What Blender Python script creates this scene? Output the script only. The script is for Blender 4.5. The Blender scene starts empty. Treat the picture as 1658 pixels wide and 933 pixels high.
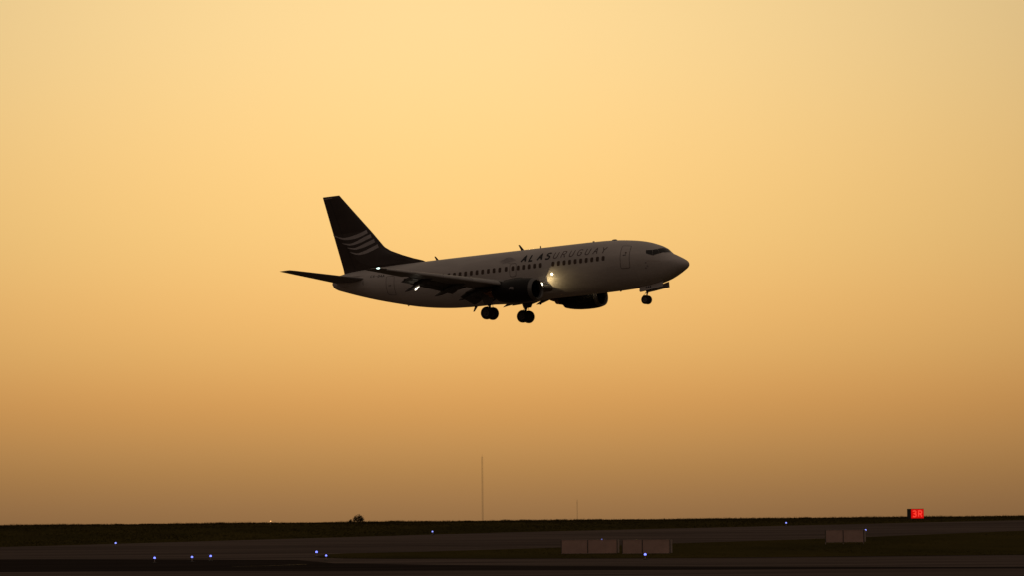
import bpy, math, random
import numpy as np
from mathutils import Matrix, Vector

R = math.radians
random.seed(7); rng = np.random.default_rng(7)
SC = bpy.context.scene
COL = SC.collection

# ------------------------------------------------------------------ camera
CAM_Z = 2.65                                   # eye height above the apron
cam_d = bpy.data.cameras.new('camera')
cam_d.sensor_width = 36.0; cam_d.lens = 152.0  # long telephoto
cam_d.clip_start = 1.0; cam_d.clip_end = 60000.0
cam = bpy.data.objects.new('camera', cam_d); COL.objects.link(cam)
_pitch, _roll = R(3.0951), R(0.53)
_f = Vector((0, math.cos(_pitch), math.sin(_pitch))); _r = Vector((1, 0, 0)); _u = _r.cross(_f)
_r2 = _r*math.cos(_roll) - _u*math.sin(_roll); _u2 = _r*math.sin(_roll) + _u*math.cos(_roll)
cam.matrix_world = Matrix(((_r2.x, _u2.x, -_f.x, 0), (_r2.y, _u2.y, -_f.y, 0), (_r2.z, _u2.z, -_f.z, CAM_Z), (0, 0, 0, 1)))
SC.camera = cam

# ------------------------------------------------------------------ sky, sun, exposure
SUN_EL, SUN_AZ = R(9.0), R(-1.0)               # low sun, just above the frame, a touch left of the view axis
world = bpy.data.worlds.new('World'); SC.world = world; world.use_nodes = True
wn, wl = world.node_tree.nodes, world.node_tree.links
bg = wn['Background']; bg.inputs['Strength'].default_value = 0.0107
sky = wn.new('ShaderNodeTexSky'); sky.sky_type = 'NISHITA'; sky.sun_disc = False
sky.sun_elevation = SUN_EL; sky.sun_rotation = SUN_AZ
sky.dust_density = 4.0; sky.air_density = 0.9; sky.ozone_density = 1.0; sky.altitude = 0.0
bal = wn.new('ShaderNodeMix'); bal.data_type = 'RGBA'; bal.blend_type = 'MULTIPLY'; bal.inputs['Factor'].default_value = 1.0
wl.new(sky.outputs['Color'], bal.inputs['A']); bal.inputs['B'].default_value = (1.425, 1.358, 1.11, 1)   # white balance
# evening haze layer: reddens the lowest few degrees all round the horizon, clears upward
tc = wn.new('ShaderNodeTexCoord'); sep = wn.new('ShaderNodeSeparateXYZ'); wl.new(tc.outputs['Generated'], sep.inputs[0])
hz = wn.new('ShaderNodeValToRGB'); hz.color_ramp.interpolation = 'EASE'; wl.new(sep.outputs['Z'], hz.inputs[0])
_e = hz.color_ramp.elements; _e[0].position = 0.0; _e[0].color = (.74, .68, .83, 1); _e[1].position = .45; _e[1].color = (.667, .667, .667, 1)
for p_, c_ in ((.013, (.725, .652, .66)), (.026, (.722, .622, .565)), (.042, (.70, .652, .615)), (.07, (.667, .672, .660)), (.12, (.640, .690, .765))):
    q_ = _e.new(p_); q_.color = (*c_, 1)
haze = wn.new('ShaderNodeMix'); haze.data_type = 'RGBA'; haze.blend_type = 'MULTIPLY'; haze.inputs['Factor'].default_value = 1.0
wl.new(bal.outputs['Result'], haze.inputs['A']); wl.new(hz.outputs['Color'], haze.inputs['B'])
# light scattered more than once in the thick evening air (the sky model has single scattering only): faint, greyer overhead
mr = wn.new('ShaderNodeMapRange'); mr.inputs['From Min'].default_value = 0.0; mr.inputs['From Max'].default_value = 1.0
mr.interpolation_type = 'SMOOTHSTEP'; wl.new(sep.outputs['Z'], mr.inputs['Value'])
fill = wn.new('ShaderNodeMix'); fill.data_type = 'RGBA'; wl.new(mr.outputs['Result'], fill.inputs['Factor'])
FILL_H, FILL_Z = (5.0, 2.55, 1.65, 1), (12.8, 9.9, 7.7, 1)
fill.inputs['A'].default_value = FILL_H; fill.inputs['B'].default_value = FILL_Z
add = wn.new('ShaderNodeMix'); add.data_type = 'RGBA'; add.blend_type = 'ADD'; add.inputs['Factor'].default_value = 1.0
add.clamp_result = False
wl.new(haze.outputs['Result'], add.inputs['A']); wl.new(fill.outputs['Result'], add.inputs['B'])
wl.new(add.outputs['Result'], bg.inputs['Color'])

sun_d = bpy.data.lights.new('sun', 'SUN'); sun_d.energy = 0.03; sun_d.angle = R(1.5); sun_d.color = (1.0, 0.62, 0.32)
sun = bpy.data.objects.new('sun', sun_d); COL.objects.link(sun)
_sd = Vector((math.sin(SUN_AZ)*math.cos(SUN_EL), math.cos(SUN_AZ)*math.cos(SUN_EL), math.sin(SUN_EL)))
sun.rotation_euler = _sd.to_track_quat('Z', 'Y').to_euler(); sun.location = _sd*900

vs = SC.view_settings
vs.view_transform = 'Standard'; vs.look = 'None'; vs.exposure = 0.0; vs.gamma = 1.0; vs.use_curve_mapping = False
SC.render.film_transparent = False

# ------------------------------------------------------------------ materials
def mat(name, col, rough=0.5, metal=0.0, spec=0.5, var=0.0, scale=1.0, col2=None, bump=0.0, coat=0.0, stretch=None):
    m = bpy.data.materials.new(name); m.use_nodes = True
    n, l = m.node_tree.nodes, m.node_tree.links
    b = n['Principled BSDF']
    b.inputs['Roughness'].default_value = rough; b.inputs['Metallic'].default_value = metal
    b.inputs['Specular IOR Level'].default_value = spec; b.inputs['Coat Weight'].default_value = coat
    b.inputs['Base Color'].default_value = (*col, 1)
    if var or col2 or bump:
        t = n.new('ShaderNodeTexCoord'); mp = n.new('ShaderNodeMapping'); l.new(t.outputs['Object'], mp.inputs[0])
        if stretch: mp.inputs['Scale'].default_value = stretch
        no = n.new('ShaderNodeTexNoise'); no.inputs['Scale'].default_value = scale; no.inputs['Detail'].default_value = 6
        no.inputs['Roughness'].default_value = 0.62
        l.new(mp.outputs[0], no.inputs['Vector'])
        if var or col2:
            cr = n.new('ShaderNodeValToRGB'); l.new(no.outputs['Fac'], cr.inputs[0])
            c2 = col2 if col2 else tuple(c*(1-var) for c in col)
            cr.color_ramp.elements[0].position = 0.35; cr.color_ramp.elements[1].position = 0.65
            cr.color_ramp.elements[0].color = (*c2, 1); cr.color_ramp.elements[1].color = (*col, 1)
            l.new(cr.outputs[0], b.inputs['Base Color'])
            rr = n.new('ShaderNodeMapRange'); rr.inputs['To Min'].default_value = max(0, rough-.07); rr.inputs['To Max'].default_value = min(1, rough+.1)
            l.new(no.outputs['Fac'], rr.inputs['Value']); l.new(rr.outputs['Result'], b.inputs['Roughness'])
        if bump:
            bp = n.new('ShaderNodeBump'); bp.inputs['Strength'].default_value = bump; bp.inputs['Distance'].default_value = 0.02
            l.new(no.outputs['Fac'], bp.inputs['Height']); l.new(bp.outputs[0], b.inputs['Normal'])
    return m
def glow(name, col, strength):
    m = bpy.data.materials.new(name); m.use_nodes = True
    b = m.node_tree.nodes['Principled BSDF']
    b.inputs['Base Color'].default_value = (*[min(c, .8) for c in col], 1)
    b.inputs['Emission Color'].default_value = (*col, 1); b.inputs['Emission Strength'].default_value = strength
    return m
M = dict(
 white=mat('white_paint', (.75, .70, .66), .42, var=.16, scale=.9, stretch=(.35, 1, 1.6)),
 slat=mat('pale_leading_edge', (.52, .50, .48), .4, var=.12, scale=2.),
 flap=mat('dark_flap_paint', (.12, .11, .10), .5, var=.3, scale=2.),  # flaps and their track fairings, darker grey than the wing
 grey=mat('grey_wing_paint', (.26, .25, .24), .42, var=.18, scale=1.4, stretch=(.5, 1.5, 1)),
 navy=mat('navy_tail_paint', (.066, .045, .036), .45, var=.3, scale=1.0),
 navy2=mat('dark_blue_panel_paint', (.088, .068, .060), .45, var=.2, scale=1.2),
 stripe=mat('pale_stripe_paint', (.60, .56, .56), .4, var=.12, scale=2.),
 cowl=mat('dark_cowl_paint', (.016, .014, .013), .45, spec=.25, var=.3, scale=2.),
 lipm=mat('dull_inlet_metal', (.22, .21, .20), .5, .6, var=.15, scale=3.),
 metal=mat('bare_aluminium', (.55, .55, .56), .28, 1.0, var=.15, scale=3.),
 steel=mat('gear_steel', (.16, .15, .15), .5, .5, var=.2, scale=6.),
 hot=mat('heat_stained_nozzle', (.42, .22, .13), .22, 1.0, var=.35, scale=4.),
 rubber=mat('tyre_rubber', (.020, .019, .019), .75, var=.25, scale=8.),
 glass=mat('dark_window_glass', (.018, .015, .013), .12, spec=.5),
 cabin=mat('cabin_window_glass', (.110, .075, .055), .3, spec=.3),
 seam=mat('seam_sealant', (.16, .13, .12), .6, var=.2, scale=6.),
 black=mat('black_lettering', (.012, .011, .012), .45, var=.2, scale=6.),
 brown=mat('dark_red_lettering', (.13, .085, .08), .45, var=.15, scale=6.),
 faint=mat('grey_emblem_paint', (.40, .36, .36), .45, var=.1, scale=5.),
 fan=mat('fan_titanium', (.10, .10, .11), .45, .8),
 lamp=glow('landing_lamp_glow', (1.0, .84, .55), 6.0),
 lamp2=glow('fairing_lamp_glow', (1.0, .88, .68), 4.0),
 navg=glow('green_white_light_glow', (.72, 1.0, .90), 4.0),
 lens=mat('clear_lens', (.5, .5, .5), .08),
 grass=mat('airfield_grass', (.095, .074, .022), .95, spec=0.0, scale=.06, col2=(.060, .050, .016), stretch=(1, .35, 1)),
 blade=mat('grass_blades', (.100, .078, .022), .9, spec=0.0, scale=.12, col2=(.058, .048, .014)),
 tarmac=mat('worn_asphalt', (.200, .155, .130), .92, spec=0.0, scale=.55, col2=(.095, .074, .062), bump=.3, stretch=(.06, .55, 1)),
 tarmac2=mat('dark_new_asphalt', (.052, .040, .034), .94, spec=0.0, scale=.15, col2=(.034, .027, .022), bump=.3, stretch=(.25, 1.2, 1)),
 paint=mat('faded_yellow_paint', (.30, .20, .05), .8, col2=(.12, .08, .04), scale=1.5),
 signback=mat('sign_back_sheet', (.74, .50, .42), .6, var=.2, scale=1.2, spec=.3),
 signframe=mat('sign_frame', (.62, .50, .44), .5, var=.2, scale=3.),
 signdark=mat('sign_cabinet', (.05, .06, .055), .6, var=.2, scale=3.),
 red=glow('lit_red_panel', (1.0, .006, .004), .55),
 redtext=glow('lit_sign_letters', (1.0, .060, .035), .85),
 blue=glow('blue_edge_light', (.17, .21, 1.0), 2.4),
 blue2=glow('dim_blue_edge_light', (.26, .31, 1.0), 1.6),
 amber=glow('amber_light', (1.0, .5, .18), 1.5),
 mast=mat('galvanised_mast', (.20, .17, .15), .7, .2),
 bark=mat('shrub_bark', (.05, .04, .03), .9),
 leaf=mat('shrub_leaves', (.050, .055, .022), .85, var=.4, scale=3.),
)

# ------------------------------------------------------------------ helpers
def mobj(name, V, Fc, m, parent=None, smooth=False, loc=None):
    me = bpy.data.meshes.new(name); me.from_pydata([tuple(map(float, v)) for v in V], [], Fc); me.update()
    if smooth:
        me.polygons.foreach_set('use_smooth', [True]*len(me.polygons))
    if m is not None: me.materials.append(m)
    o = bpy.data.objects.new(name, me); COL.objects.link(o)
    if parent is not None: o.parent = parent
    if loc is not None: o.location = loc
    return o
def empty(name, loc=(0, 0, 0), rz=0.0):
    o = bpy.data.objects.new(name, None); COL.objects.link(o); o.location = loc; o.rotation_euler = (0, 0, rz)
    o.empty_display_size = .3
    return o
def tag(o, label, cat, group=None):
    o['label'] = label; o['category'] = cat
    if group: o['group'] = group
    return o
class MB:
    def __init__(s): s.V = []; s.F = []
    def add(s, V, Fc):
        k = len(s.V); s.V += [tuple(v) for v in V]; s.F += [tuple(i+k for i in f) for f in Fc]; return s
    def rings(s, rings, closed=True, cap0=True, cap1=True):
        n = len(rings[0]); V = [p for r in rings for p in r]; Fc = []
        for i in range(len(rings)-1):
            for j in range(n if closed else n-1):
                a, b = i*n+j, i*n+(j+1) % n
                Fc.append((a, b, b+n, a+n))
        if cap0: Fc.append(tuple(range(n))[::-1])
        if cap1: Fc.append(tuple(range((len(rings)-1)*n, len(rings)*n)))
        return s.add(V, Fc)
    def box(s, c, d, rot=None):
        c = np.array(c, float); P = []
        for x in (-.5, .5):
            for y in (-.5, .5):
                for z in (-.5, .5):
                    q = np.array((x*d[0], y*d[1], z*d[2])); q = rot@q if rot is not None else q
                    P.append(c+q)
        return s.add(P, [(0, 1, 3, 2), (4, 6, 7, 5), (0, 4, 5, 1), (2, 3, 7, 6), (0, 2, 6, 4), (1, 5, 7, 3)])
    def tube(s, pts, rad, n=10, caps=True):
        pts = [np.array(p, float) for p in pts]; rad = rad if hasattr(rad, '__len__') else [rad]*len(pts); rr = []
        for i, p in enumerate(pts):
            d = pts[min(i+1, len(pts)-1)]-pts[max(i-1, 0)]; d /= np.linalg.norm(d)
            a = np.array((0, 0, 1.)) if abs(d[2]) < .9 else np.array((1., 0, 0)); u = np.cross(d, a); u /= np.linalg.norm(u); v = np.cross(d, u)
            rr.append([p+rad[i]*(math.cos(t)*u+math.sin(t)*v) for t in np.linspace(0, 2*math.pi, n, endpoint=False)])
        return s.rings(rr, True, caps, caps)
    def build(s, name, m, parent=None, smooth=False, loc=None): return mobj(name, s.V, s.F, m, parent, smooth, loc)
def smooth_by_angle(o, ang=35):
    me = o.data; me.polygons.foreach_set('use_smooth', [True]*len(me.polygons))
    try: me.set_sharp_from_angle(angle=R(ang))
    except Exception: pass
    return o

# ------------------------------------------------------------------ ground: nearly flat apron, then a gentle rise to a grassy crest
KN = [(-400, -2.65), (150, -2.65), (205, -2.60), (250, -2.46), (286, -2.27), (318, -1.98), (350, -1.60), (380, -1.18), (410, -.75), (437, -.36), (460, -.15),
      (480, -.05), (500, 0.), (530, 0.), (560, -.06), (620, -.3), (700, -.8), (900, -1.6), (1200, -2.0), (30000, -2.0)]
def gz(y): return float(np.interp(y, [k[0] for k in KN], [k[1] for k in KN])) + CAM_Z
ROWS = sorted(set([k[0] for k in KN]))
def clip(poly, y, keep_above):
    out = []
    for i in range(len(poly)):
        a, b = poly[i], poly[(i+1) % len(poly)]
        ia = a[1] >= y if keep_above else a[1] <= y; ib = b[1] >= y if keep_above else b[1] <= y
        if ia: out.append(a)
        if ia != ib:
            t = (y-a[1])/(b[1]-a[1]); out.append((a[0]+t*(b[0]-a[0]), y))
    return out
def sheet(name, poly, m, lift, kind='structure'):
    mb = MB()
    for ya, yb in zip(ROWS[:-1], ROWS[1:]):
        q = clip(poly, ya, True)
        if len(q) > 2: q = clip(q, yb, False)
        if len(q) < 3: continue
        z0, z1 = gz(ya), gz(yb)
        mb.add([(x, y, z0+(z1-z0)*(y-ya)/(yb-ya)+lift) for x, y in q], [tuple(range(len(q)))])
    o = mb.build(name, m); o['kind'] = kind
    return o
g = sheet('ground', [(-15000, -400), (15000, -400), (15000, 30000), (-15000, 30000)], M['grass'], 0.0)
FAR = [(-120, 248), (-41, 343.5), (-35.2, 350.3), (-19.1, 369.7), (-1.3, 391.2), (18.5, 407.9), (42.6, 429.1), (51.6, 437.0), (75, 457)]
sheet('taxiway', FAR + [(240, 457), (240, -300), (-120, -300)], M['tarmac'], .012)
ISL_T = [(-13.1, 287.7), (-12.9, 296.5), (-11.6, 300.2), (-6.6, 303.6), (-.6, 311.7), (7.7, 323.6), (14.6, 333.4), (22.9, 343.4), (36., 363.), (52, 386), (90, 440)]
ISL_B = [(120, 266), (60, 267.5), (26.5, 266.8), (11.6, 265.7), (-.5, 271.), (-7, 275.2), (-10.8, 278.8), (-12.6, 283)]
ISLAND = ISL_T + ISL_B
sheet('grass_island', ISLAND, M['grass'], .035)
DARK = [(-60, 300), (-28.8, 286.6), (-13.8, 274.2), (-10.7, 258), (-1.1, 243.1), (10.1, 230.5), (22., 221.3), (60, 205), (60, 196), (21.4, 216.), (9.6, 219.4), (-1.1, 224.), (-23.5, 233.7), (-60, 240)]
sheet('dark_asphalt_strip', DARK, M['tarmac2'], .020)
sheet('taxi_line', [(-16.2, 248.4), (-14.4, 250.4), (-12.4, 255.), (-12.1, 254.8), (-14.2, 250.2), (-16.0, 248.2)], M['paint'], .026)

# grass: blades as one mass, along the far verge up to the crest and on the island
def in_poly(x, y, poly):
    c = np.zeros(len(x), bool); n = len(poly)
    for i in range(n):
        x0, y0 = poly[i]; x1, y1 = poly[(i+1) % n]
        cond = ((y0 > y) != (y1 > y)) & (x < (x1-x0)*(y-y0)/((y1-y0) if y1 != y0 else 1e-9)+x0); c ^= cond
    return c
def grass(name, label, x, y, hmin, hmax, nb, width):
    yk = np.array([k[0] for k in KN]); zk = np.array([k[1] for k in KN])
    z = np.interp(y, yk, zk)+CAM_Z; n = len(x)
    # patchy height
    ph = .5+.28*np.sin(x*.31+1.3*np.sin(y*.11))+.22*np.sin(x*1.27+y*.23+2.)
    H = hmin+(hmax-hmin)*np.clip(ph, 0, 1)*rng.uniform(.5, 1.1, n)
    V = np.zeros((n, nb, 3, 3), np.float32)
    for k in range(nb):
        a = rng.uniform(0, 2*np.pi, n); h = H*rng.uniform(.6, 1.1, n); r = rng.uniform(0, .12, n)
        bx, by = x+r*np.cos(a), y+r*np.sin(a); w = width*rng.uniform(.6, 1.3, n); d = rng.uniform(0, 2*np.pi, n)
        lean = h*rng.uniform(.1, .6, n)
        V[:, k, 0] = np.stack([bx-w*np.cos(d), by-w*np.sin(d), z-.02], 1)
        V[:, k, 1] = np.stack([bx+w*np.cos(d), by+w*np.sin(d), z-.02], 1)
        V[:, k, 2] = np.stack([bx+lean*np.cos(a), by+lean*np.sin(a), z+h], 1)
    V = V.reshape(-1, 3); nt = len(V)//3
    me = bpy.data.meshes.new(name); me.vertices.add(len(V)); me.vertices.foreach_set('co', V.ravel())
    me.loops.add(nt*3); me.loops.foreach_set('vertex_index', np.arange(nt*3, dtype=np.int32))
    me.polygons.add(nt); me.polygons.foreach_set('loop_start', np.arange(0, nt*3, 3, dtype=np.int32))
    me.update(calc_edges=True); me.materials.append(M['blade'])
    o = bpy.data.objects.new(name, me); COL.objects.link(o); o['kind'] = 'stuff'; o['label'] = label; o['category'] = 'grass'
    return o
N = 90000
x = rng.uniform(-85, 95, N); y = rng.uniform(330, 545, N)
ok = ~in_poly(x, y, FAR + [(240, 457), (240, -300), (-120, -300)]) & (y > np.interp(x, [f[0] for f in FAR], [f[1] for f in FAR])+.3)
grass('verge_grass', 'rough dark grass covering the verge up to the skyline', x[ok], y[ok], .05, .16, 4, .022)
N = 9000                                                     # longer seed heads along the crest
x = rng.uniform(-85, 95, N); y = rng.uniform(490, 545, N)
grass('crest_grass', 'taller tufts of grass standing on the skyline crest', x, y, .06, .34, 5, .018)
cx = rng.uniform(-80, 90, 46); pick = rng.integers(0, 46, 2600)        # clumps of weeds
grass('crest_weeds', 'scattered taller weed clumps on the skyline crest', cx[pick]+rng.normal(0, .35, 2600), 505+rng.uniform(-8, 20, 46)[pick]+rng.normal(0, .5, 2600), .08, .30, 5, .020)
N = 26000
x = rng.uniform(-14, 75, N); y = rng.uniform(262, 400, N); ok = in_poly(x, y, ISLAND)
grass('island_grass', 'short dark grass on the island between the two taxiways', x[ok], y[ok], .04, .13, 4, .022)

# ------------------------------------------------------------------ airliner (body axes: x forward from the nose tip, y left, z up)
BASE = np.array((-16.2, 0.0, -3.56))                        # under the main wheels
PM = Matrix(((0.848655, 0.527323, -0.041408), (-0.525848, 0.849556, 0.041702), (0.057169, -0.013617, 0.998272)))
plane = empty('airliner')
_o = PM @ Vector(BASE) + Vector((13.2857, 324.4749, 19.8497 + CAM_Z))
_m = PM.to_4x4(); _m.translation = _o; plane.matrix_world = _m
tag(plane, 'white twin-engine airliner with dark tail fin, wheels down, flying above the taxiways', 'airplane')
OFF = tuple(-BASE)
def part(name, mb, m, smooth=True, ang=35):
    o = mb.build(name, m, plane, False, OFF)
    if smooth: smooth_by_angle(o, ang)
    return o
def sub(name, mb, m, parent, smooth=True, ang=35):
    o = mb.build(name, m, parent)
    if smooth: smooth_by_angle(o, ang)
    return o

# station, top z, bottom z, half width, z of widest point
FUS = [
 (0.00,-0.60,-0.60,0.00,-0.60),(0.06,-0.42,-0.78,0.20,-0.60),(0.20,-0.29,-0.91,0.36,-0.59),(0.45,-0.13,-1.05,0.56,-0.56),
 (0.80, 0.06,-1.24,0.77,-0.50),(1.15, 0.24,-1.41,0.95,-0.43),(1.50, 0.42,-1.56,1.10,-0.36),(1.72, 0.62,-1.64,1.19,-0.31),
 (1.95, 0.84,-1.71,1.27,-0.26),(2.30, 1.03,-1.80,1.38,-0.20),(2.70, 1.19,-1.88,1.49,-0.14),(3.20, 1.36,-1.95,1.60,-0.09),
 (4.00, 1.55,-2.02,1.73,-0.03),(5.00, 1.70,-2.07,1.83, 0.00),(6.00, 1.80,-2.10,1.87, 0.00),(7.20, 1.86,-2.12,1.88, 0.00),
 (9.00, 1.88,-2.13,1.88,0.0),(19.0, 1.88,-2.13,1.88,0.0),(20.8,1.88,-2.07,1.88,0.0),(22.4,1.87,-1.93,1.85,0.02),
 (24.2,1.86,-1.67,1.75,0.10),(26.0,1.84,-1.29,1.58,0.25),(28.0,1.79,-0.81,1.32,0.46),(30.0,1.70,-0.25,0.99,0.70),
 (31.2,1.58,0.13,0.74,0.84),(31.8,1.42,0.34,0.56,0.88),(32.10,1.18,0.56,0.34,0.88),(32.18,0.90,0.84,0.03,0.87)]
_A = np.array(FUS)
def _slopes(x, y):
    h = np.diff(x); d = np.diff(y)/h; m = np.zeros(len(x)); m[0]=d[0]; m[-1]=d[-1]
    for i in range(1,len(x)-1):
        if d[i-1]*d[i] > 0:
            w1=2*h[i]+h[i-1]; w2=h[i]+2*h[i-1]; m[i]=(w1+w2)/(w1/d[i-1]+w2/d[i])
    return m
_M = [_slopes(_A[:,0],_A[:,k]) for k in range(1,5)]
def _herm(s,k):
    x=_A[:,0]; y=_A[:,k+1]; m=_M[k]
    i=int(np.clip(np.searchsorted(x,s)-1,0,len(x)-2)); h=x[i+1]-x[i]; t=(s-x[i])/h; t=min(max(t,0.),1.)
    return ((1+2*t)*(1-t)**2*y[i]+t*(1-t)**2*h*m[i]+t*t*(3-2*t)*y[i+1]+t*t*(t-1)*h*m[i+1])
def fsec(s):
    return _herm(s,0),_herm(s,1),_herm(s,2),_herm(s,3)
def fpt(s,phi,off=0.0,side=-1):
    """skin point at station s; phi 0 = crown, 90 = widest, 180 = keel; side -1 = right"""
    def raw(s,phi):
        zt,zb,w,zc=fsec(s); c=np.cos(np.radians(phi)); sn=np.sin(np.radians(phi))
        return np.array([-s, side*w*sn, zc+((zt-zc) if c>=0 else (zc-zb))*c])
    p=raw(s,phi)
    if off:
        a=raw(s+.01,phi)-raw(s-.01,phi); b=raw(s,phi+.5)-raw(s,phi-.5)
        n=np.cross(a,b); n/=np.linalg.norm(n)+1e-12
        zt,zb,w,zc=fsec(s)
        if n@(p-np.array([-s,0,zc]))<0: n=-n
        p=p+n*off
    return p
def phi_of(s,z):
    zt,zb,w,zc=fsec(s)
    c=(z-zc)/((zt-zc) if z>=zc else (zc-zb)); return np.degrees(np.arccos(np.clip(c,-1,1)))


# fuselage skin
ss = np.concatenate([np.array([0, .015, .04, .08, .14, .22, .32, .45]), np.arange(.6, 7.2, .2), np.arange(7.2, 20.5, .7), np.arange(20.6, 31.4, .4), np.array([31.5, 31.65, 31.8, 31.9, 32., 32.08, 32.14, 32.175])])
mb = MB(); rings = []
for s in ss:
    rings.append([fpt(max(s, 1e-4), a) if a <= 180 else fpt(max(s, 1e-4), 360-a, side=1) for a in np.linspace(0, 360, 72, endpoint=False)])
mb.rings(rings); fuselage = part('fuselage', mb, M['white'], ang=50)

# patches and ribbons that follow the skin -------------------------------------------------
def skin_rows(rows, off, n=5, side=-1):
    """rows of (phi, s0, s1) -> quad patch on the skin"""
    m_ = MB(); k = n+1; V = [fpt(s0+(s1-s0)*j/n, ph, off, side) for ph, s0, s1 in rows for j in range(k)]
    Fc = [(i*k+j, i*k+j+1, (i+1)*k+j+1, (i+1)*k+j) for i in range(len(rows)-1) for j in range(n)]
    return m_.add(V, Fc)
def resample(pts, step):
    out = [np.array(pts[0], float)]
    for a, b in zip(pts[:-1], pts[1:]):
        a, b = np.array(a, float), np.array(b, float); n = max(1, int(math.ceil(np.linalg.norm(b-a)/step)))
        out += [a+(b-a)*(i+1)/n for i in range(n)]
    return out
def ribbon(mb, pts, half, mapf, step=.08, closed=False):
    """flat stroke along 2-D pts (metres), each point mapped to 3-D by mapf(u, v); half may be a function of 0..1"""
    pts = [np.array(p, float) for p in pts]
    if closed: pts = pts+[pts[0]]
    P = resample(pts, step); n = len(P); L = []; Rr = []
    for i, p in enumerate(P):
        if closed: a, b = P[(i-1) % (n-1)], P[(i+1) % (n-1)]
        else: a, b = P[max(i-1, 0)], P[min(i+1, n-1)]
        d0 = p-a; d1 = b-p; l0, l1 = np.linalg.norm(d0), np.linalg.norm(d1)
        t = (d0/l0 if l0 > 1e-9 else 0)+(d1/l1 if l1 > 1e-9 else 0); t = t/(np.linalg.norm(t)+1e-9); nn = np.array((-t[1], t[0]))
        c = 1.0
        if l0 > 1e-9 and l1 > 1e-9: c = max(.55, abs(nn@np.array((-d1[1], d1[0]))/l1))
        h = (half(i/(n-1)) if callable(half) else half)/c
        L.append(mapf(*(p+nn*h))); Rr.append(mapf(*(p-nn*h)))
    return mb.add(L+Rr, [(i, i+1, n+i+1, n+i) for i in range(n-1)])
RAD = 1.88
def skin_map(s0, phi0, off=.012, side=-1):                   # u forward (m), v up along the skin (m)
    return lambda u, v: fpt(s0-u if side < 0 else s0+u, phi0-math.degrees(v/RAD), off, side)

# cabin windows: one shared outline, every window its own object
def win_rows(s, phi, w=.13, h=.19):
    rows = []
    for v in (-h, -h*.93, -h*.75, -h*.4, 0, h*.4, h*.75, h*.93, h):
        a = max(0, (abs(v)-h*.45)/(h*.55)); ww = w*(1-.45*a**2.6)
        rows.append((phi-math.degrees(v/RAD), s-ww, s+ww))
    return rows
WIN = [6.36+.4945*i for i in range(10)]+[11.94+.49*i for i in range(5)]+[14.38, 14.99]+[15.57+.518*i for i in range(18)]
for side in (-1, 1):
    for s in WIN:
        phi = float(phi_of(s, .335 if s < 21 else .36))
        part('cabin_window', skin_rows(win_rows(s, phi), .010, 2, side), M['cabin'], ang=80)

# doors: panel standing a few millimetres proud, with a seam, a handle and (front door) a small window
def door(name, s0, s1, pt, pb, side=-1, win=False, handle=True, r=.12):
    H = math.radians(pb-pt)*RAD; W = abs(s1-s0); sm, pm = (s0+s1)/2, (pt+pb)/2
    rows = []
    for v in np.concatenate([np.linspace(-H/2, -H/2+r, 4), np.linspace(-H/2+r, H/2-r, 9)[1:-1], np.linspace(H/2-r, H/2, 4)]):
        e = max(0, abs(v)-(H/2-r)); ww = W/2-(r-math.sqrt(max(r*r-e*e, 0)))
        rows.append((pm-math.degrees(v/RAD), sm-ww, sm+ww))
    d = part(name, skin_rows(rows, .006, 3, side), M['white'], ang=80)
    f = skin_map(sm, pm, .014, side); o_ = []
    for cx, cy, a0 in ((W/2-r, H/2-r, 0), (-W/2+r, H/2-r, 90), (-W/2+r, -H/2+r, 180), (W/2-r, -H/2+r, 270)):
        o_ += [(cx+r*math.cos(R(a0+t)), cy+r*math.sin(R(a0+t))) for t in (0, 30, 60, 90)]
    m_ = MB(); ribbon(m_, o_, .016, f, .12, True); sub('seam', m_, M['seam'], d, False)
    if handle:
        m_ = MB(); ribbon(m_, [(-.16, .02), (.10, .05)], .03, skin_map(sm, pm, .02, side)); sub('handle', m_, M['black'], d, False)
    if win: sub('door_window', skin_rows(win_rows(sm-.06, pm-7.5, .06, .07), .016, 2, side), M['cabin'], d)
    return d
door('service_door', 4.89, 4.14, 45.5, 106.5, win=True)
door('overwing_exit', 14.66, 14.10, 67.5, 98.0, handle=False, r=.15)
door('aft_door', 26.25, 25.45, 68.0, 124.0)
door('passenger_door', 4.95, 4.10, 44.0, 108.0, side=1, win=True)
door('overwing_exit', 14.66, 14.10, 67.5, 98.0, side=1, handle=False, r=.15)
door('aft_door', 26.35, 25.50, 66.0, 124.0, side=1)

# flight deck glazing: quads of (s, phi)
def pane(c, side=-1, n=5):
    c = [np.array(q, float) for q in c]; m_ = MB(); V = []
    for i in range(n+1):
        for j in range(n+1):
            u, v = i/n, j/n; q = (1-u)*(1-v)*c[0]+u*(1-v)*c[1]+u*v*c[2]+(1-u)*v*c[3]; V.append(fpt(q[0], q[1], .012, side))
    k = n+1; m_.add(V, [(i*k+j, (i+1)*k+j, (i+1)*k+j+1, i*k+j+1) for i in range(n) for j in range(n)])
    return m_
for side in (-1, 1):
    for nm, c in (('windshield_pane', [(1.50, 2.5), (1.615, 28.5), (1.98, 23.5), (1.83, 2.0)]),
                  ('windshield_pane', [(1.62, 29.3), (1.885, 55.), (2.14, 38.8), (1.985, 24.3)]),
                  ('flight_deck_window', [(1.895, 55.8), (2.29, 70.8), (2.455, 49.6), (2.15, 39.4)]),
                  ('flight_deck_window', [(2.31, 70.9), (2.85, 67.8), (2.91, 55.8), (2.47, 50.)])):
        part(nm, pane(c, side), M['glass'], ang=80)

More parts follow.
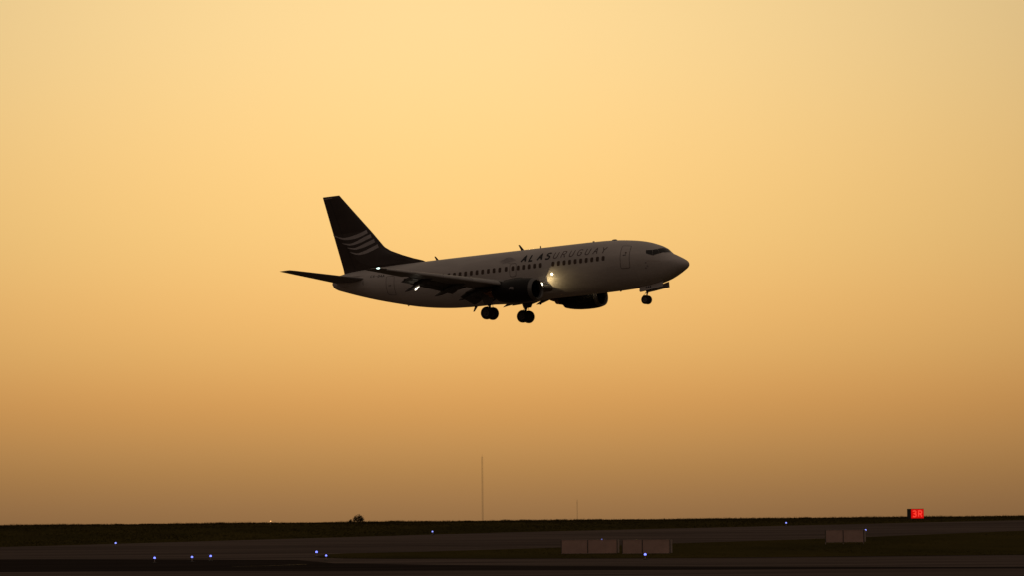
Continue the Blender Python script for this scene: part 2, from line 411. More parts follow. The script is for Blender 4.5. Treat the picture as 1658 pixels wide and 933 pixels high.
# lettering: stroke font, cell 1 high
GL = {'A': [[(0, 0), (.33, 1), (.66, 0)], [(.13, .36), (.53, .36)]], 'L': [[(0, 1), (0, 0), (.5, 0)]],
 'S': [[(.6, .86), (.5, .97), (.3, 1), (.1, .95), (.02, .78), (.1, .6), (.3, .52), (.52, .42), (.6, .24), (.52, .06), (.3, 0), (.1, .03), (0, .14)]],
 'U': [[(0, 1), (0, .28), (.06, .1), (.2, .01), (.4, .01), (.54, .1), (.6, .28), (.6, 1)]],
 'R': [[(0, 0), (0, 1), (.36, 1), (.54, .92), (.58, .75), (.54, .58), (.36, .5), (0, .5)], [(.3, .5), (.6, 0)]],
 'G': [[(.62, .84), (.48, .97), (.3, 1), (.12, .93), (.02, .72), (0, .5), (.02, .28), (.12, .07), (.3, 0), (.5, .04), (.62, .16), (.62, .45), (.36, .45)]],
 'Y': [[(0, 1), (.31, .48), (.62, 1)], [(.31, .48), (.31, 0)]],
 'C': [[(.6, .84), (.46, .97), (.3, 1), (.12, .93), (.02, .72), (0, .5), (.02, .28), (.12, .07), (.3, 0), (.46, .03), (.6, .16)]],
 'X': [[(0, 0), (.6, 1)], [(0, 1), (.6, 0)]], '-': [[(.08, .45), (.45, .45)]],
 'O': [[(.3, 1), (.1, .9), (0, .65), (0, .35), (.1, .1), (.3, 0), (.5, .1), (.6, .35), (.6, .65), (.5, .9), (.3, 1)]],
 '3': [[(0, .9), (.2, 1), (.42, .98), (.56, .86), (.54, .66), (.4, .54), (.2, .52), (.42, .5), (.58, .36), (.58, .16), (.42, .02), (.2, 0), (0, .1)]],
}
def letters(text, name, f, H, pitch, half, m, slant=.24, parent=None):
    u0 = 0.0
    for ch in text:
        m_ = MB()
        for st in GL[ch]:
            ribbon(m_, [(u0+(px+slant*py)*H, py*H) for px, py in st], half, f, .09)
        o = m_.build(name, m, parent if parent else plane, loc=None if parent else OFF); u0 += pitch
for side in (-1, 1):
    s_l = 13.70 if side < 0 else 6.30
    letters('ALAS', 'title_letter', skin_map(s_l, 65.6, .012, side), .56, .712, .066, M['black'])
    letters('URUGUAY', 'title_letter', skin_map(s_l-4*.706 if side < 0 else s_l+4*.706, 65.6, .012, side), .56, .706, .034, M['brown'])
    letters('CX-OAA', 'registration_letter', skin_map(27.9 if side < 0 else 26.4, 68.5, .012, side), .26, .245, .020, M['black'], .12)
# wave emblem ahead of the wing: lozenge of wavy bars
def emblem(f, W, H, n, m, name, parent=None):
    for k in range(n):
        v = (k+.5)/n; c = 1-abs(2*v-1)**1.3*.62; m_ = MB()
        pts = [(W*(.5+c*(t-.5)*1.0)+.10*W*(v-.5), H*(v+.10*math.sin((t-.15)*5.6))) for t in np.linspace(0, 1, 12)]
        ribbon(m_, pts, lambda t: H/n*.26*(1-abs(2*t-1)**3*.8), f, .1)
        o = m_.build(name, m, parent if parent else plane, loc=None if parent else OFF)
for side in (-1, 1):
    emblem(skin_map(15.75 if side < 0 else 14.2, 65.5, .012, side), 1.55, .56, 5, M['faint'], 'emblem_bar')
# thin scuffs and static-port marks on the nose
for pts in ([(0, 0), (1.0, .10)],): 
    m_ = MB(); ribbon(m_, pts, .012, skin_map(2.75, 92., .012)); part('nose_stripe', m_, M['signframe'], False)
for s, ph in ((2.85, 96.), (2.75, 104.), (2.9, 109.)):
    part('sensor_plate', skin_rows(win_rows(s, ph, .07, .05), .012, 2), M['faint'])

# wing-body fairing
mb = MB(); rings = []
for t in np.linspace(0, 1, 23):
    s = 10.3+9.8*t; e = math.sin(math.pi*t)**.8 if 0 < t < 1 else 0.0
    w, zb, ztp = .45+1.47*e, -1.80-.38*e, -1.40+.20*e
    ring = []
    for a in np.linspace(0, 2*math.pi, 28, endpoint=False):
        c, sn = math.cos(a), math.sin(a); ring.append((-s, w*abs(c)**.75*(1 if c >= 0 else -1), (ztp+zb)/2+(ztp-zb)/2*abs(sn)**.8*(1 if sn >= 0 else -1)))
    rings.append(ring)
part('belly_fairing', mb.rings(rings), M['white'], ang=60)

# ---------------------------------------------------------------- wings
def w_le(y): return float(np.interp(y, (1.0, 1.88, 3.3, 14.44), (10.95, 11.45, 12.37, 18.2)))
def w_te(y): return float(np.interp(y, (1.0, 4.9, 14.44), (17.62, 17.45, 19.72)))
def w_z(y): return -1.36+(y-1.88)*.107+.0012*max(0, y-4)**2*.0
def af(t, th): return 5*th*(.2969*math.sqrt(max(t, 0))-.126*t-.3516*t*t+.2843*t**3-.1015*t**4)
def camb(t): return .018*math.sin(math.pi*min(t, 1)**.8)
TS = [0, .006, .02, .05, .10, .17, .26, .36, .47, .58, .68, .76, .84, .92, 1.0]
def wing_ring(y, side, tmax=1.0, th=None, inc=None):
    c = w_te(y)-w_le(y); th = th if th else float(np.interp(y, (1.5, 5, 14.4), (.135, .115, .095)))
    inc = float(np.interp(y, (1.5, 14.4), (R(1.6), R(-1.2)))) if inc is None else inc
    ts = [t for t in TS if t < tmax-.02]+[tmax]; up = []; lo = []
    for t in ts:
        for L, sg in ((up, 1), (lo, -1)):
            z = (camb(t)+sg*max(af(t, th), .0015))*c; x = t*c
            xr = x*math.cos(inc)+z*math.sin(inc); zr = z*math.cos(inc)-(x-.25*c)*math.sin(inc)
            L.append((-(w_le(y)+xr), side*y, w_z(y)+zr))
    return up[::-1]+lo[1:]
def surf(rings, side):
    m_ = MB()
    if side > 0: rings = [r[::-1] for r in rings]
    return m_.rings(rings)
def flap_ring(y, side, f0, f1, dx, dz, ang, th=.13):
    """element of the trailing edge between chord fractions f0..f1, moved aft/down and turned"""
    c = w_te(y)-w_le(y); L = (f1-f0)*c; up = []; lo = []
    for t in (0, .03, .1, .25, .45, .7, 1.):
        for A, sg in ((up, 1), (lo, -1)):
            x = t*L; z = sg*max(af(t, th), .002)*L
            xr = x*math.cos(ang)+z*math.sin(ang); zr = z*math.cos(ang)-x*math.sin(ang)
            A.append((-(w_le(y)+f0*c+dx*c+xr), side*y, w_z(y)-dz*c-.012*c+zr))
    return up[::-1]+lo[1:]
for side, nm in ((-1, 'right'), (1, 'left')):
    m_ = surf([wing_ring(y, side, .77) for y in (1.0, 1.88, 2.6, 3.3, 4.1, 4.9, 6., 7.5, 9., 10.7)], side)
    o2 = surf([wing_ring(y, side) for y in (10.7, 11.6, 12.6, 13.6, 14.15)]+[wing_ring(14.36, side, 1., .07), wing_ring(14.44, side, 1., .02)], side)
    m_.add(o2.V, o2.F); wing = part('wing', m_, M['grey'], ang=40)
    wing['label'] = nm + ' wing with flaps and slats run out'
    for y0, y1 in ((2.05, 4.35), (5.35, 10.62)):
        ys = np.linspace(y0, y1, 5)
        a1, a2, dz2 = (R(15), R(27), .072) if y0 < 3 else (R(15), R(27), .066)
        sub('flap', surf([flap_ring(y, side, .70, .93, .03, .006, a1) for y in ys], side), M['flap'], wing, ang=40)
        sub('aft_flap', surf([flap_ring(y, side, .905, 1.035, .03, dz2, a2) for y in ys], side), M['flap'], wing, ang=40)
    for y0, y1 in ((5.5, 7.6), (7.65, 9.8), (9.85, 11.9), (11.95, 14.0)):
        rr = []
        for y in (y0, (y0+y1)/2, y1):
            c = w_te(y)-w_le(y); r_ = []
            for t, z in ((.15, .052), (.10, .055), (.05, .045), (.02, .030), (.004, .012), (0, 0), (.006, -.016), (.03, -.026), (.05, -.022), (.04, 0), (.07, .030), (.11, .044)):
                a = R(16); x = t*c*1.05; zz = z*c
                r_.append((-(w_le(y)-.055*c+x*math.cos(a)-zz*math.sin(a)), side*y, w_z(y)-.050*c+zz*math.cos(a)+x*math.sin(a)))
            rr.append(r_)
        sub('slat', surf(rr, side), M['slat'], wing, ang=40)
    sub('aileron_seam', MB().box((-(w_te(12.2)-.62), side*12.2, w_z(12.2)+.075), (.02, 2.6, .008), np.array(Matrix.Rotation(side*R(-13.5), 3, 'Z'))), M['seam'], wing, False)
    # flap track fairings: canoe under the wing, its tail drooping with the flap
    for y, tx, tz, r in ((3.9, 18.15, -1.92, .18), (6.6, 18.55, -1.70, .21), (9.5, 19.35, -1.44, .19)):
        c = w_te(y)-w_le(y); z0 = w_z(y); x0 = w_le(y)+.42*c; xm = w_le(y)+.76*c
        path = [(x0, z0-.10), (x0+.18*c, z0-.22), (xm, z0-.34), (xm+.3, z0-.44), ((xm+.3+tx)/2, (z0-.44+tz)/2-.02), (tx-.15, tz+.04), (tx, tz)]
        rad = [.03, r*.75, r, r*.95, r*.7, r*.3, .02]; rr = []
        for (x_, z_), q in zip(path, rad): rr.append([(-x_, side*y+.72*q*math.cos(a), z_+1.15*q*math.sin(a)) for a in np.linspace(0, 2*math.pi, 14, endpoint=False)])
        fr = sub('flap_track_fairing', MB().rings(rr), M['flap'], wing, ang=60)
    if side < 0:
        # lowered landing lamp on the outboard fairing: lens and lit fairing nose as one glowing teardrop
        rr = []
        for x_, z_, q in ((18.34, -1.39, .02), (18.31, -1.375, .085), (18.24, -1.335, .11), (18.15, -1.275, .07), (18.07, -1.215, .035), (17.97, -1.15, .012)):
            rr.append([(-x_+.45*q*math.sin(a), side*9.62+q*math.cos(a), z_+.85*q*math.sin(a)) for a in np.linspace(0, 2*math.pi, 16, endpoint=False)])
        sub('fairing_lamp', MB().rings(rr), M['lamp2'], wing, ang=60)
        sub('fairing_lamp_hinge', MB().tube([(-18.05, side*9.5, -.95), (-18.15, side*9.56, -1.22)], .04, 8), M['steel'], wing)
    # wing tip light
    rr = []
    for x_, q in ((-.16, .02), (-.08, .05), (.04, .065), (.10, .04), (.13, .01)): rr.append([(-18.42+x_, side*14.42+q*math.cos(a), w_z(14.4)+.02+q*.8*math.sin(a)) for a in np.linspace(0, 2*math.pi, 12, endpoint=False)])
    sub('wing_tip_light', MB().rings(rr), M['navg'] if side < 0 else glow('red_wing_tip_glow', (1, .05, .03), 4.), wing)
    # fixed landing lamp in the wing root leading edge
    rr = []
    c = np.array((-11.60, side*2.42, -1.19))
    for x_, q in ((0, .125), (.05, .12), (.09, .08), (.105, .03)): rr.append([c+np.array((x_, q*math.cos(a), q*math.sin(a))) for a in np.linspace(0, 2*math.pi, 14, endpoint=False)])
    sub('landing_lamp', MB().rings(rr), M['lamp'], wing)
    sub('landing_lamp_can', MB().tube([c+(-.25, 0, -.02), c], [.10, .13], 14), M['metal'], wing)
    ld = bpy.data.lights.new('landing_light_beam', 'SPOT'); ld.energy = 27.0; ld.spot_size = R(86); ld.spot_blend = .22; ld.shadow_soft_size = .05; ld.color = (1., .74, .34)
    lo = bpy.data.objects.new('landing_light_beam', ld); COL.objects.link(lo); lo.parent = wing
    lo.location = (-11.46, side*2.42, -1.10)
    lo.rotation_euler = Vector((-.65, side*.68, -.32)).to_track_quat('Z', 'Y').to_euler()
    # inspection lamp let into the fuselage side ahead of the wing
    m_ = skin_rows(win_rows(10.95, 101.5, .085, .07), .016, 3, side); part('inspection_lamp', m_, M['lamp'])

# ---------------------------------------------------------------- engines
def ering(s, zc, r, flat=.0, n=40, cy=0.0):
    out = []
    for a in np.linspace(0, 2*math.pi, n, endpoint=False):
        c, sn = math.cos(a), math.sin(a); k = 1.0
        if sn < 0: k = 1-flat*(-sn)**1.5
        out.append((-s, cy+r*(1+flat*.35)*c, zc+r*sn*k))
    return out
for side, nm in ((-1, 'right'), (1, 'left')):
    cy = side*4.83
    zc = lambda s: -1.86+(s-10.5)*.030
    F_ = lambda s: float(np.interp(s, (10.5, 12., 13.8), (.13, .10, .02)))
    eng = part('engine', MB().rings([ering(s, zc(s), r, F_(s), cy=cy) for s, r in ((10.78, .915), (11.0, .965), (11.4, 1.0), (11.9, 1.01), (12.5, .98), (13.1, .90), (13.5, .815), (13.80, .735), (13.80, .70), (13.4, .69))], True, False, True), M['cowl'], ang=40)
    eng['label'] = nm + ' engine with dark cowling'
    lip = [(10.78, .915), (10.66, .88), (10.56, .845), (10.50, .80), (10.52, .765), (10.60, .735), (10.75, .72)]
    sub('inlet_lip', MB().rings([ering(s, zc(s), r, F_(s), cy=cy) for s, r in lip], True, False, False), M['lipm'], eng, ang=70)
    sub('inlet_duct', MB().rings([ering(s, zc(s), r, F_(s), cy=cy) for s, r in ((10.75, .72), (11.1, .735), (11.55, .76))], True, False, True), M['cowl'], eng)
    m_ = MB()
    for k in range(30):
        a = 2*math.pi*k/30; ca, sa = math.cos(a), math.sin(a); P = []
        for r, tw in ((.18, .30), (.45, .62), (.74, .95)):
            for d in (-1, 1):
                q = d*.055; P.append((-11.45+q*math.cos(tw), cy+r*ca-q*math.sin(tw)*sa, zc(11.45)+r*sa+q*math.sin(tw)*ca))
        m_.add(P, [(0, 1, 3, 2), (2, 3, 5, 4)])
    sub('fan', m_, M['fan'], eng, False)
    sub('spinner', MB().rings([ering(s, zc(s), r, 0, 20, cy) for s, r in ((11.05, .01), (11.12, .08), (11.28, .15), (11.48, .20))], True, True, True), M['fan'], eng)
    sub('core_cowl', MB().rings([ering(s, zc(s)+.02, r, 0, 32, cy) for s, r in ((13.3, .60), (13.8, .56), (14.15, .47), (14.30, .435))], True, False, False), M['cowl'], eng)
    sub('exhaust_nozzle', MB().rings([ering(s, zc(s)+.02, r, 0, 32, cy) for s, r in ((14.28, .44), (14.5, .405), (14.66, .38), (14.66, .36), (14.4, .36))], True, False, True), M['hot'], eng, ang=50)
    sub('exhaust_plug', MB().rings([ering(s, zc(s)+.02, r, 0, 24, cy) for s, r in ((14.3, .27), (14.7, .22), (15.05, .12), (15.28, .03))]), M['hot'], eng)
    rr = []
    for s, zl, zh, w in ((11.55, -.98, -.86, .02), (11.9, -1.05, -.76, .13), (12.6, -1.05, -.78, .18), (13.4, -1.25, -.86, .18), (14.2, -1.45, -1.05, .16), (15.3, -1.40, -1.1, .10), (16.0, -1.28, -1.12, .02)):
        rr.append([(-s, cy-w, zl), (-s, cy+w, zl), (-s, cy+w*.8, zh-.05), (-s, cy+w*.3, zh), (-s, cy-w*.3, zh), (-s, cy-w*.8, zh-.05)])
    sub('pylon', MB().rings(rr), M['cowl'], eng, ang=50)
    # strake on the inboard cowl and a small pale mark on the outboard cowl
    sub('strake', MB().box((-11.9, cy-side*.80, -1.18), (.8, .02, .24), np.array(Matrix.Rotation(side*R(-38), 3, 'X'))), M['cowl'], eng, False)
    fm = lambda u, v: (-(12.35-u) if side < 0 else -(12.35+u-.7), cy+side*(1.052*math.cos(v)+.004), zc(12.2)+1.03*math.sin(v))
    for k, w in enumerate((.42, .34)):
        m_ = MB(); ribbon(m_, [(t*w+.06*k, .10+.14*k+.03*math.sin(t*5)) for t in np.linspace(0, 1, 7)], .028, fm, .1); m_.build('cowl_mark', M['faint'], eng)

# ---------------------------------------------------------------- tail
FZ = (1.3, 1.75, 2.0, 2.25, 2.6, 3.03, 3.4, 4.59, 6.16, 7.6, 7.9)
FL = (22.2, 23.2, 23.75, 24.6, 25.6, 26.65, 27.25, 28.27, 29.71, 31.02, 31.29)
def f_le(z): return float(np.interp(z, FZ, FL))
def f_te(z): return float(np.interp(z, (1.3, 1.68, 7.92), (31.0, 31.11, 32.86)))
def f_half(s, z):
    c = f_te(z)-f_le(z); t = min(max((s-f_le(z))/c, 0), 1)
    ce = min(c, 5.6); te = 1-(1-t)*c/ce                      # thickness belongs to the fin proper, the dorsal fillet stays thin
    base = af(te, .10)*ce if te > 0 else 0.0
    fil = .05+.5*max(0, 1.95-z)*.35
    return max(base, min(fil, .22)*min(1, t*6), .012 if t > 0 else .004)
def fin_ring(z, k=1.0):
    a, b = f_le(z), f_te(z); ts = [0, .01, .03, .07, .13, .2, .3, .42, .55, .68, .8, .9, 1.]
    R1 = [(-(a+(b-a)*t), -k*f_half(a+(b-a)*t, z), z) for t in ts]; R2 = [(-(a+(b-a)*t), k*f_half(a+(b-a)*t, z), z) for t in ts[1:-1]][::-1]
    return R1+R2
fin = part('tail_fin', MB().rings([fin_ring(z) for z in (1.3, 1.6, 1.75, 2.0, 2.25, 2.6, 2.8, 3.03, 3.2, 3.4, 4., 4.6, 5.4, 6.16, 7., 7.6, 7.80)]+[fin_ring(7.90, .35)]), M['navy'], ang=40)
fin['label'] = 'dark tail fin with four pale curved stripes'
fmap = lambda off: (lambda u, v: (-u, -f_half(u, v)-off, v))
fmapL = lambda off: (lambda u, v: (-u, f_half(u, v)+off, v))
def px2(l): return [np.array(q, float) for q in l]
STR = [([(32.0, 4.78), (31.1, 4.42), (30.2, 4.40), (29.4, 4.53), (28.72, 4.76)], .145),
       ([(31.15, 4.05), (30.35, 3.88), (29.5, 4.02), (28.9, 4.22), (28.36, 4.38)], .145),
       ([(30.68, 3.66), (29.95, 3.50), (29.2, 3.62), (28.5, 3.82), (28.06, 3.97)], .145),
       ([(30.42, 3.28), (29.7, 3.06), (28.9, 3.14), (28.1, 3.38), (27.72, 3.52)], .145)]
def smooth_poly(p, n=24):
    p = np.array(p, float); t = np.linspace(0, len(p)-1, n); out = []
    for q in t:
        i = min(int(q), len(p)-2); f = q-i; p0, p1, p2, p3 = p[max(i-1, 0)], p[i], p[i+1], p[min(i+2, len(p)-1)]
        out.append(.5*((2*p1)+(p2-p0)*f+(2*p0-5*p1+4*p2-p3)*f*f+(3*p1-p0-3*p2+p3)*f**3))
    return out
for fm in (fmap, fmapL):
    # two-tone: the panel ahead of the curved line is a shade lighter
    cur = smooth_poly([(31.95, 4.80), (31.05, 4.15), (30.60, 3.60), (30.10, 2.95), (29.45, 2.35), (28.3, 1.95)], 20); m_ = MB(); V = []; nn = 10
    for q in cur:
        a = f_le(q[1])+.04
        V += [fm(.010)(q[0]+(a-q[0])*j/nn, q[1]) for j in range(nn+1)]
    k = nn+1; m_.add(V, [(i*k+j, i*k+j+1, (i+1)*k+j+1, (i+1)*k+j) for i in range(len(cur)-1) for j in range(nn)])
    sub('tail_panel', m_, M['navy2'], fin)
    for pts, hw in STR:
        m_ = MB(); P = smooth_poly(pts, 22)
        ribbon(m_, P, lambda t, hw=hw: hw*min(1, .10+1.5*t), fm(.018), .25); sub('tail_stripe', m_, M['stripe'], fin, False)
    m_ = MB(); ribbon(m_, [(32.78, 7.72), (31.9, 7.76)], .035, fm(.02), .2); sub('fin_cap_trim', m_, M['signframe'], fin, False)
    m_ = MB(); ribbon(m_, [(30.05, 1.9), (32.25, 7.75)], .012, fm(.012), .3); sub('rudder_seam', m_, M['black'], fin, False)
# tailplanes
for side, nm in ((-1, 'right'), (1, 'left')):
    rr = []
    for y, le, te, z, th in ((.35, 28.1, 31.35, .80, .10), (1.0, 28.5, 31.42, .89, .10), (2.4, 29.38, 31.75, 1.06, .095), (4.4, 30.66, 32.35, 1.34, .09), (6.0, 31.72, 32.85, 1.57, .085), (6.28, 31.98, 32.95, 1.62, .06), (6.36, 32.2, 32.98, 1.63, .02)):
        up = []; lo = []; c = te-le
        for t in TS:
            for L, sg in ((up, 1), (lo, -1)): L.append((-(le+t*c), side*y, z+sg*max(af(t, th), .002)*c-(t-.3)*c*.02))
        rr.append(up[::-1]+lo[1:])
    st = part('tailplane', surf(rr, side), M['grey'], ang=40); st['label'] = nm + ' tailplane'
    sub('tailplane_seal', MB().box((-29.9, side*.985, .87), (2.6, .05, .75), None), M['white'], st, False)
    m_ = MB(); ribbon(m_, [(0, 0), (0, .55)], .02, skin_map(28.62, 96., .012, side)); sub('trim_mark', m_, M['black'], st, False)
# tail cone outlet
part('auxiliary_exhaust', MB().tube([(-32.05, 0, .88), (-32.26, 0, .90)], [.17, .14], 16), M['metal'])

# ---------------------------------------------------------------- landing gear
def wheel(parent, c, r, w, name='wheel'):
    prof = [(-.5, .60), (-.5, .80), (-.42, .93), (-.25, .99), (0, 1.0), (.25, .99), (.42, .93), (.5, .80), (.5, .60)]
    ty = MB().rings([[(c[0]+r*q*math.cos(a), c[1]+x_*w, c[2]+r*q*math.sin(a)) for a in np.linspace(0, 2*math.pi, 32, endpoint=False)] for x_, q in prof], True, False, False)
    wh = sub(name, ty, M['rubber'], parent, ang=50)
    m_ = MB()
    for sg in (-1, 1):
        m_.rings([[(c[0]+r*q*math.cos(a), c[1]+sg*x_*w, c[2]+r*q*math.sin(a)) for a in np.linspace(0, 2*math.pi, 24, endpoint=False)] for x_, q in ((.5, .60), (.38, .55), (.30, .30), (.42, .22), (.46, .05))], True, False, True)
    # hub sits under the same gear leg (third level)
    sub('hub', m_, M['steel'], parent, ang=40)
for side, nm in ((-1, 'right'), (1, 'left')):
    y = side*2.615; ax = np.array((-16.19, y, -3.04))
    leg = part('main_gear_leg', MB().tube([(-16.05, y+side*.25, -1.45), (-16.15, y+side*.04, -2.35), (-16.16, y, -2.40)], [.15, .14, .15], 16).tube([(-16.16, y, -2.38), (-16.19, y, -3.04)], .085, 14).tube([(-16.19, y-.62, -3.04), (-16.19, y+.62, -3.04)], .07, 12), M['steel'], ang=40)
    leg['label'] = nm + ' main landing gear leg'
    wheel(leg, ax+(0, -.43, 0), .495, .37); wheel(leg, ax+(0, .43, 0), .495, .37)
    sub('side_brace', MB().tube([(-16.1, y, -2.25), (-16.05, y-side*1.15, -1.7)], .06, 8).tube([(-16.1, y, -2.0), (-15.95, y-side*.8, -1.75)], .04, 8), M['steel'], leg)
    sub('torsion_link', MB().tube([(-16.28, y, -2.42), (-16.55, y, -2.72), (-16.28, y, -2.98)], .035, 8), M['steel'], leg)
    sub('brake_hose', MB().tube([(-16.02, y+.05, -2.1), (-15.93, y+.08, -2.5), (-16.0, y+.16, -2.95)], .018, 6), M['rubber'], leg)
    rr = []
    for z, w0, w1 in ((-1.5, .55, .62), (-1.9, .50, .58), (-2.35, .30, .38)):
        yy = y+side*(.36-.14*(z+1.5)/-.85); rr.append([(-16.1+w0, yy-.012, z), (-16.1+w0, yy+.012, z), (-16.1-w1, yy+.012, z), (-16.1-w1, yy-.012, z)])
    sub('gear_door', MB().rings(rr), M['grey'], leg, False)
ng = part('nose_gear_leg', MB().tube([(-3.62, 0, -1.85), (-3.74, 0, -2.52)], .085, 14).tube([(-3.74, 0, -2.5), (-3.82, 0, -3.0)], .055, 12).tube([(-3.82, -.28, -3.0), (-3.82, .28, -3.0)], .045, 10), M['steel'], ang=40)
wheel(ng, (-3.82, -.19, -3.0), .345, .20); wheel(ng, (-3.82, .19, -3.0), .345, .20)
sub('torsion_link', MB().tube([(-3.84, 0, -2.45), (-4.08, 0, -2.66), (-3.92, 0, -2.96)], .035, 8), M['steel'], ng)
sub('drag_brace', MB().tube([(-3.72, .1, -2.4), (-3.0, .1, -1.9)], .035, 8).tube([(-3.72, -.1, -2.4), (-3.0, -.1, -1.9)], .035, 8), M['steel'], ng)
for side in (-1, 1):
    m_ = MB(); rr = []
    for s, zt, zb in ((2.05, -1.72, -2.14), (2.6, -1.84, -2.22), (3.4, -1.95, -2.33), (4.05, -2.0, -2.40), (4.12, -2.02, -2.34)):
        rr.append([(-s, side*.44, zt), (-s, side*.46, zt), (-s, side*.50, zb), (-s, side*.48, zb)])
    d = part('nose_gear_door', m_.rings(rr), M['white'], False)
    fd = lambda u, v, sd=side: (-(3.55-u) if sd < 0 else -(2.9+u), sd*(.478+.0+(.04 if v < 0 else .02)+.004), -2.18+u*.13*(1 if sd < 0 else -1)+v)
    letters('OAA', 'door_letter', fd, .16, .17, .016, M['black'], .1, d)
    sub('door_edge', MB().tube([(-2.05, side*.49, -2.14), (-2.6, side*.49, -2.22), (-3.4, side*.49, -2.33), (-4.05, side*.49, -2.40)], .02, 6), M['black'], d)

# ---------------------------------------------------------------- antennas, beacon, probes
def blade(name, s, z0, h, c0, c1, rake, m=M['black'], y=0.0):
    rr = []
    for t, c in ((0, c0), (.5, (c0+c1)/2), (1, c1)):
        z = z0+h*t; x = s+rake*t; rr.append([(-(x-c/2), y, z), (-x, y-.02, z), (-(x+c/2), y, z), (-x, y+.02, z)])
    return part(name, MB().rings(rr), m, False)
blade('blade_antenna', 14.55, 1.86, .46, .30, .14, .30)
blade('blade_antenna', 22.35, 1.84, .34, .26, .12, .24)
blade('stub_antenna', 12.95, 1.86, .20, .12, .08, .0)
blade('stub_antenna', 8.2, 1.85, .10, .25, .15, .0)
part('crown_beacon', MB().rings([ering(6.35, 0, .001, 0)] , True, False, False) if False else MB().rings([[(-6.35+q*1.6*math.cos(a), q*math.sin(a), z) for a in np.linspace(0, 2*math.pi, 14, endpoint=False)] for z, q in ((1.80, .15), (1.86, .14), (1.90, .08), (1.91, .01))]), M['black'])
blade('blade_antenna', 19.0, -2.10, -.40, .30, .14, .26)
blade('blade_antenna', 13.0, -2.2, -.32, .3, .14, .25)
blade('drain_mast', 25.2, -1.42, -.10, .22, .12, .08)
blade('stub_antenna', 6.0, -2.09, -.08, .2, .12, .05)

# ------------------------------------------------------------------ taxiway signs seen from behind
def sign(x, y, W, H, leg, splits, rz, label, cat='sign', group='taxiway signs seen from behind'):
    e = empty('taxiway_sign', (x, y, gz(y)), rz); tag(e, label, cat, group)
    xs = [-W/2]+[-W/2+W*s for s in splits]+[W/2]
    for a, b in zip(xs[:-1], xs[1:]):
        m_ = MB().box(((a+b)/2, 0, leg+H/2), (b-a-.05, .16, H-.05)); p = m_.build('panel', M['signback'], e)
        bv = p.modifiers.new('bevel', 'BEVEL'); bv.width = .015; bv.segments = 2
        MB().box(((a+b)/2, -.0, leg+H-.012), (b-a-.01, .20, .022)).build('top_rail', M['signframe'], e)
        MB().box(((a+b)/2, -.0, leg+.012), (b-a-.01, .20, .022)).build('bottom_rail', M['signframe'], e)
    for q in xs:
        MB().box((q, 0, leg+H/2), (.035, .19, H-.06)).build('frame_post', M['signdark'], e)
        m_ = MB().tube([(q*.985, 0, -.02), (q*.985, 0, leg+.05)], .035, 8).box((q*.985, 0, .01), (.16, .16, .02)); m_.build('leg', M['signframe'], e)
    MB().box((xs[-1]+.09, 0, leg+H/2), (.12, .17, H-.06)).build('end_cap', M['signframe'], e)
    return e
sign(4.98, 288.7, 3.72, .94, .05, (.475,), R(-2), 'left and longer of the two low grey sign boards standing end to end')
sign(8.72, 286.7, 3.16, .94, .05, (.42,), R(-4), 'right one of the two low grey sign boards, with a pale end post')
sign(24.4, 320.0, 2.85, .93, .18, (.46,), R(4), 'grey sign board on three short legs standing alone on the grass')

# lit red runway sign on the skyline
e = empty('runway_sign', (41.7, 448.0, gz(448.)), R(26)); tag(e, 'lit red sign with pale characters on the skyline at the right', 'sign')
W, H, z0 = 1.62, 1.02, .14
MB().box((0, .33, z0+H/2), (W, .66, H)).build('cabinet', M['signdark'], e)
MB().box((.03, -.012, z0+H/2), (W-.12, .02, H-.08)).build('lit_panel', M['red'], e)
for dx, ch in ((-.52, '3'), (.16, 'R')):
    m_ = MB()
    for st in GL[ch]: ribbon(m_, [(dx+px*.66, z0+.21+py*.60) for px, py in st], .065, lambda u, v: (u, -.030, v), .1)
    m_.build('character', M['redtext'], e)
for q in (-.62, .62): MB().tube([(q, .18, -.05), (q, .18, z0+.02)], .05, 8).build('leg', M['signframe'], e)

# ------------------------------------------------------------------ elevated edge lights
def edge_light(x, y, label, m, r=.075, group='blue taxiway edge lights', name='taxiway_edge_light'):
    e = empty(name, (x, y, gz(y)+.01)); tag(e, label, 'edge light', group)
    ang = np.linspace(0, 2*math.pi, 12, endpoint=False)
    MB().rings([[(q*math.cos(a), q*math.sin(a), z) for a in ang] for z, q in ((0, .14), (.03, .14), (.05, .05))]).build('base_plate', M['signdark'], e)
    MB().rings([[(q*math.cos(a), q*math.sin(a), z) for a in ang] for z, q in ((.05, .03), (.22, .03), (.24, .06), (.26, .065))]).build('stem', M['signframe'], e)
    o = MB().rings([[(r*q*math.cos(a), r*q*math.sin(a), .26+1.7*r*z) for a in ang] for z, q in ((0, .85), (.2, 1.), (.55, 1.), (.8, .8), (.95, .45), (1., .1))]).build('lens', m, e)
    smooth_by_angle(o, 60)
B = M['blue']; B2 = M['blue2']
edge_light(-31.2, 338.9, 'blue light farthest left, on the grass edge beyond the taxiway', B2, .07)
edge_light(-22.2, 267.2, 'brightest blue light, leftmost of the three in a row on the asphalt', B, .068)
edge_light(-20.1, 270.0, 'blue light in the middle of the row of three on the asphalt', B, .065)
edge_light(-19.2, 273.7, 'blue light at the right end of the row of three on the asphalt', B, .068)
edge_light(-13.2, 288.9, 'upper left one of the two blue lights at the island grass tip', B, .075)
edge_light(-11.8, 271.4, 'lower right one of the two blue lights at the island grass tip', B, .06)
edge_light(-7.2, 381.4, 'blue light against the far verge, left of the thin mast', B2, .068)
edge_light(6.7, 332.2, 'blue light showing just above the left of the paired sign boards', B2, .07)
edge_light(7.9, 261.8, 'bright blue light in front of the right of the paired sign boards', B, .075)
edge_light(25.9, 412.4, 'blue light on the far taxiway edge, left of the lit red sign', B2, .075)
edge_light(29.9, 368.5, 'blue light at the top right corner of the lone sign board', B2, .07)
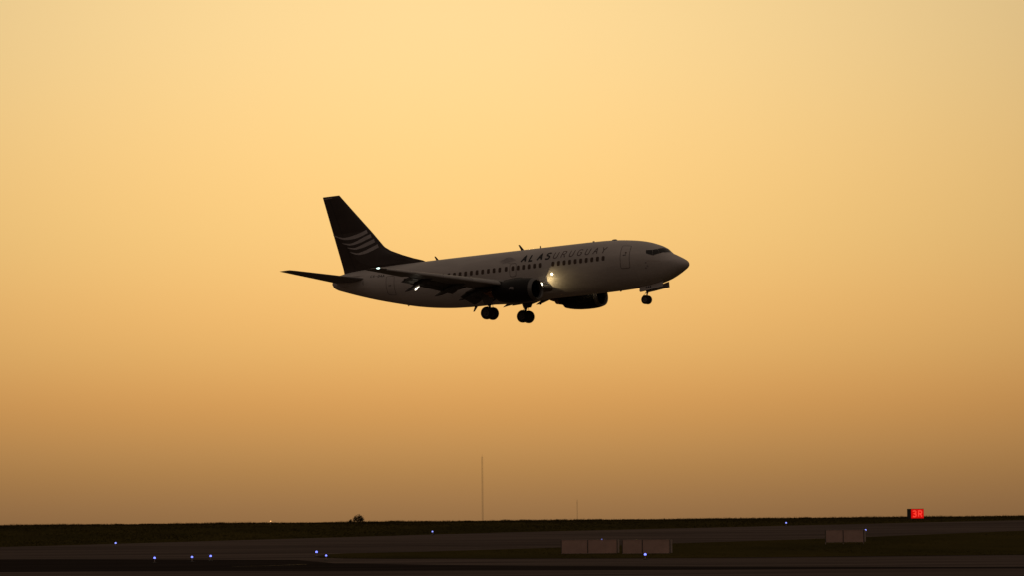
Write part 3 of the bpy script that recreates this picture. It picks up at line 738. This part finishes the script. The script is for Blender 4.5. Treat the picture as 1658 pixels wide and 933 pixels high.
edge_light(-26.6, 473.0, 'small amber light on the left part of the grassy skyline', M['amber'], .07, None, 'amber_light')

# ------------------------------------------------------------------ far masts
def mast(x, y, h, w, label):
    z = gz(y); e = empty('radio_mast', (x, y, z)); tag(e, label, 'mast', 'far radio masts')
    m_ = MB(); A = [(w*.577*math.cos(a), w*.577*math.sin(a)) for a in (R(90), R(210), R(330))]
    for ax, ay in A: m_.tube([(ax, ay, 0), (ax, ay, h)], w*.055, 5)
    m_.build('legs_and_top', M['mast'], e); b = MB(); n = int(h/(w*1.6))
    for k in range(n):
        for i in range(3):
            (x0, y0), (x1, y1) = A[i], A[(i+1) % 3]; b.tube([(x0, y0, k*h/n), (x1, y1, (k+1)*h/n)], w*.016, 3, False)
    br = b.build('lattice', M['mast'], e)
    MB().tube([(0, 0, h-.3), (0, 0, h+1.2)], w*.05, 5).build('top_spike', M['mast'], e)
    return e
mast(-14.5, 2000.0, 32.0, .62, 'tall thin lattice mast left of centre on the horizon')
mast(51.0, 3500.0, 18.4, .62, 'short faint mast right of centre on the horizon')

# ------------------------------------------------------------------ shrubs on the crest
def shrub(x, y, w, h, n, label, seed):
    r = np.random.default_rng(seed); z = gz(y); e = empty('shrub', (x, y, z)); tag(e, label, 'shrub', 'shrubs on the skyline')
    m_ = MB()
    for k in range(6):
        a = r.uniform(0, 6.28); q = r.uniform(.2, .75); m_.tube([(0, 0, -.05), (q*w*.25*math.cos(a), q*w*.2*math.sin(a), h*.4), (q*w*.5*math.cos(a), q*w*.4*math.sin(a), h*r.uniform(.6, .95))], [.03, .02, .006], 5)
    m_.build('stem', M['bark'], e)
    c = MB(); cl = []
    for _ in range(30):
        a = r.uniform(-.46, .46); b = r.uniform(-.25, .25); top = h*(1-(2*abs(a-.06))**1.8*.8); cl.append((a*w, b*w, top*r.uniform(.25, .92)))
    for k in range(n):
        a, b, z_ = cl[r.integers(len(cl))]; p = np.array((a, b, z_))+r.normal(0, 1, 3)*(.075*w, .08*w, .11*h)
        p[2] = max(p[2], .03); s = r.uniform(.025, .055); u = r.normal(0, 1, 3); u /= np.linalg.norm(u); v = np.cross(u, r.normal(0, 1, 3)); v /= np.linalg.norm(v)
        c.add([p-u*s, p+v*s*.5, p+u*s, p-v*s*.5], [(0, 1, 2, 3)])
    c.build('crown', M['leaf'], e)
shrub(-18.25, 505.0, 1.35, .95, 2600, 'rounded dark shrub breaking the skyline left of centre', 3)
shrub(-19.15, 506.0, .45, .42, 350, 'tiny clump just left of the rounded skyline shrub', 5)
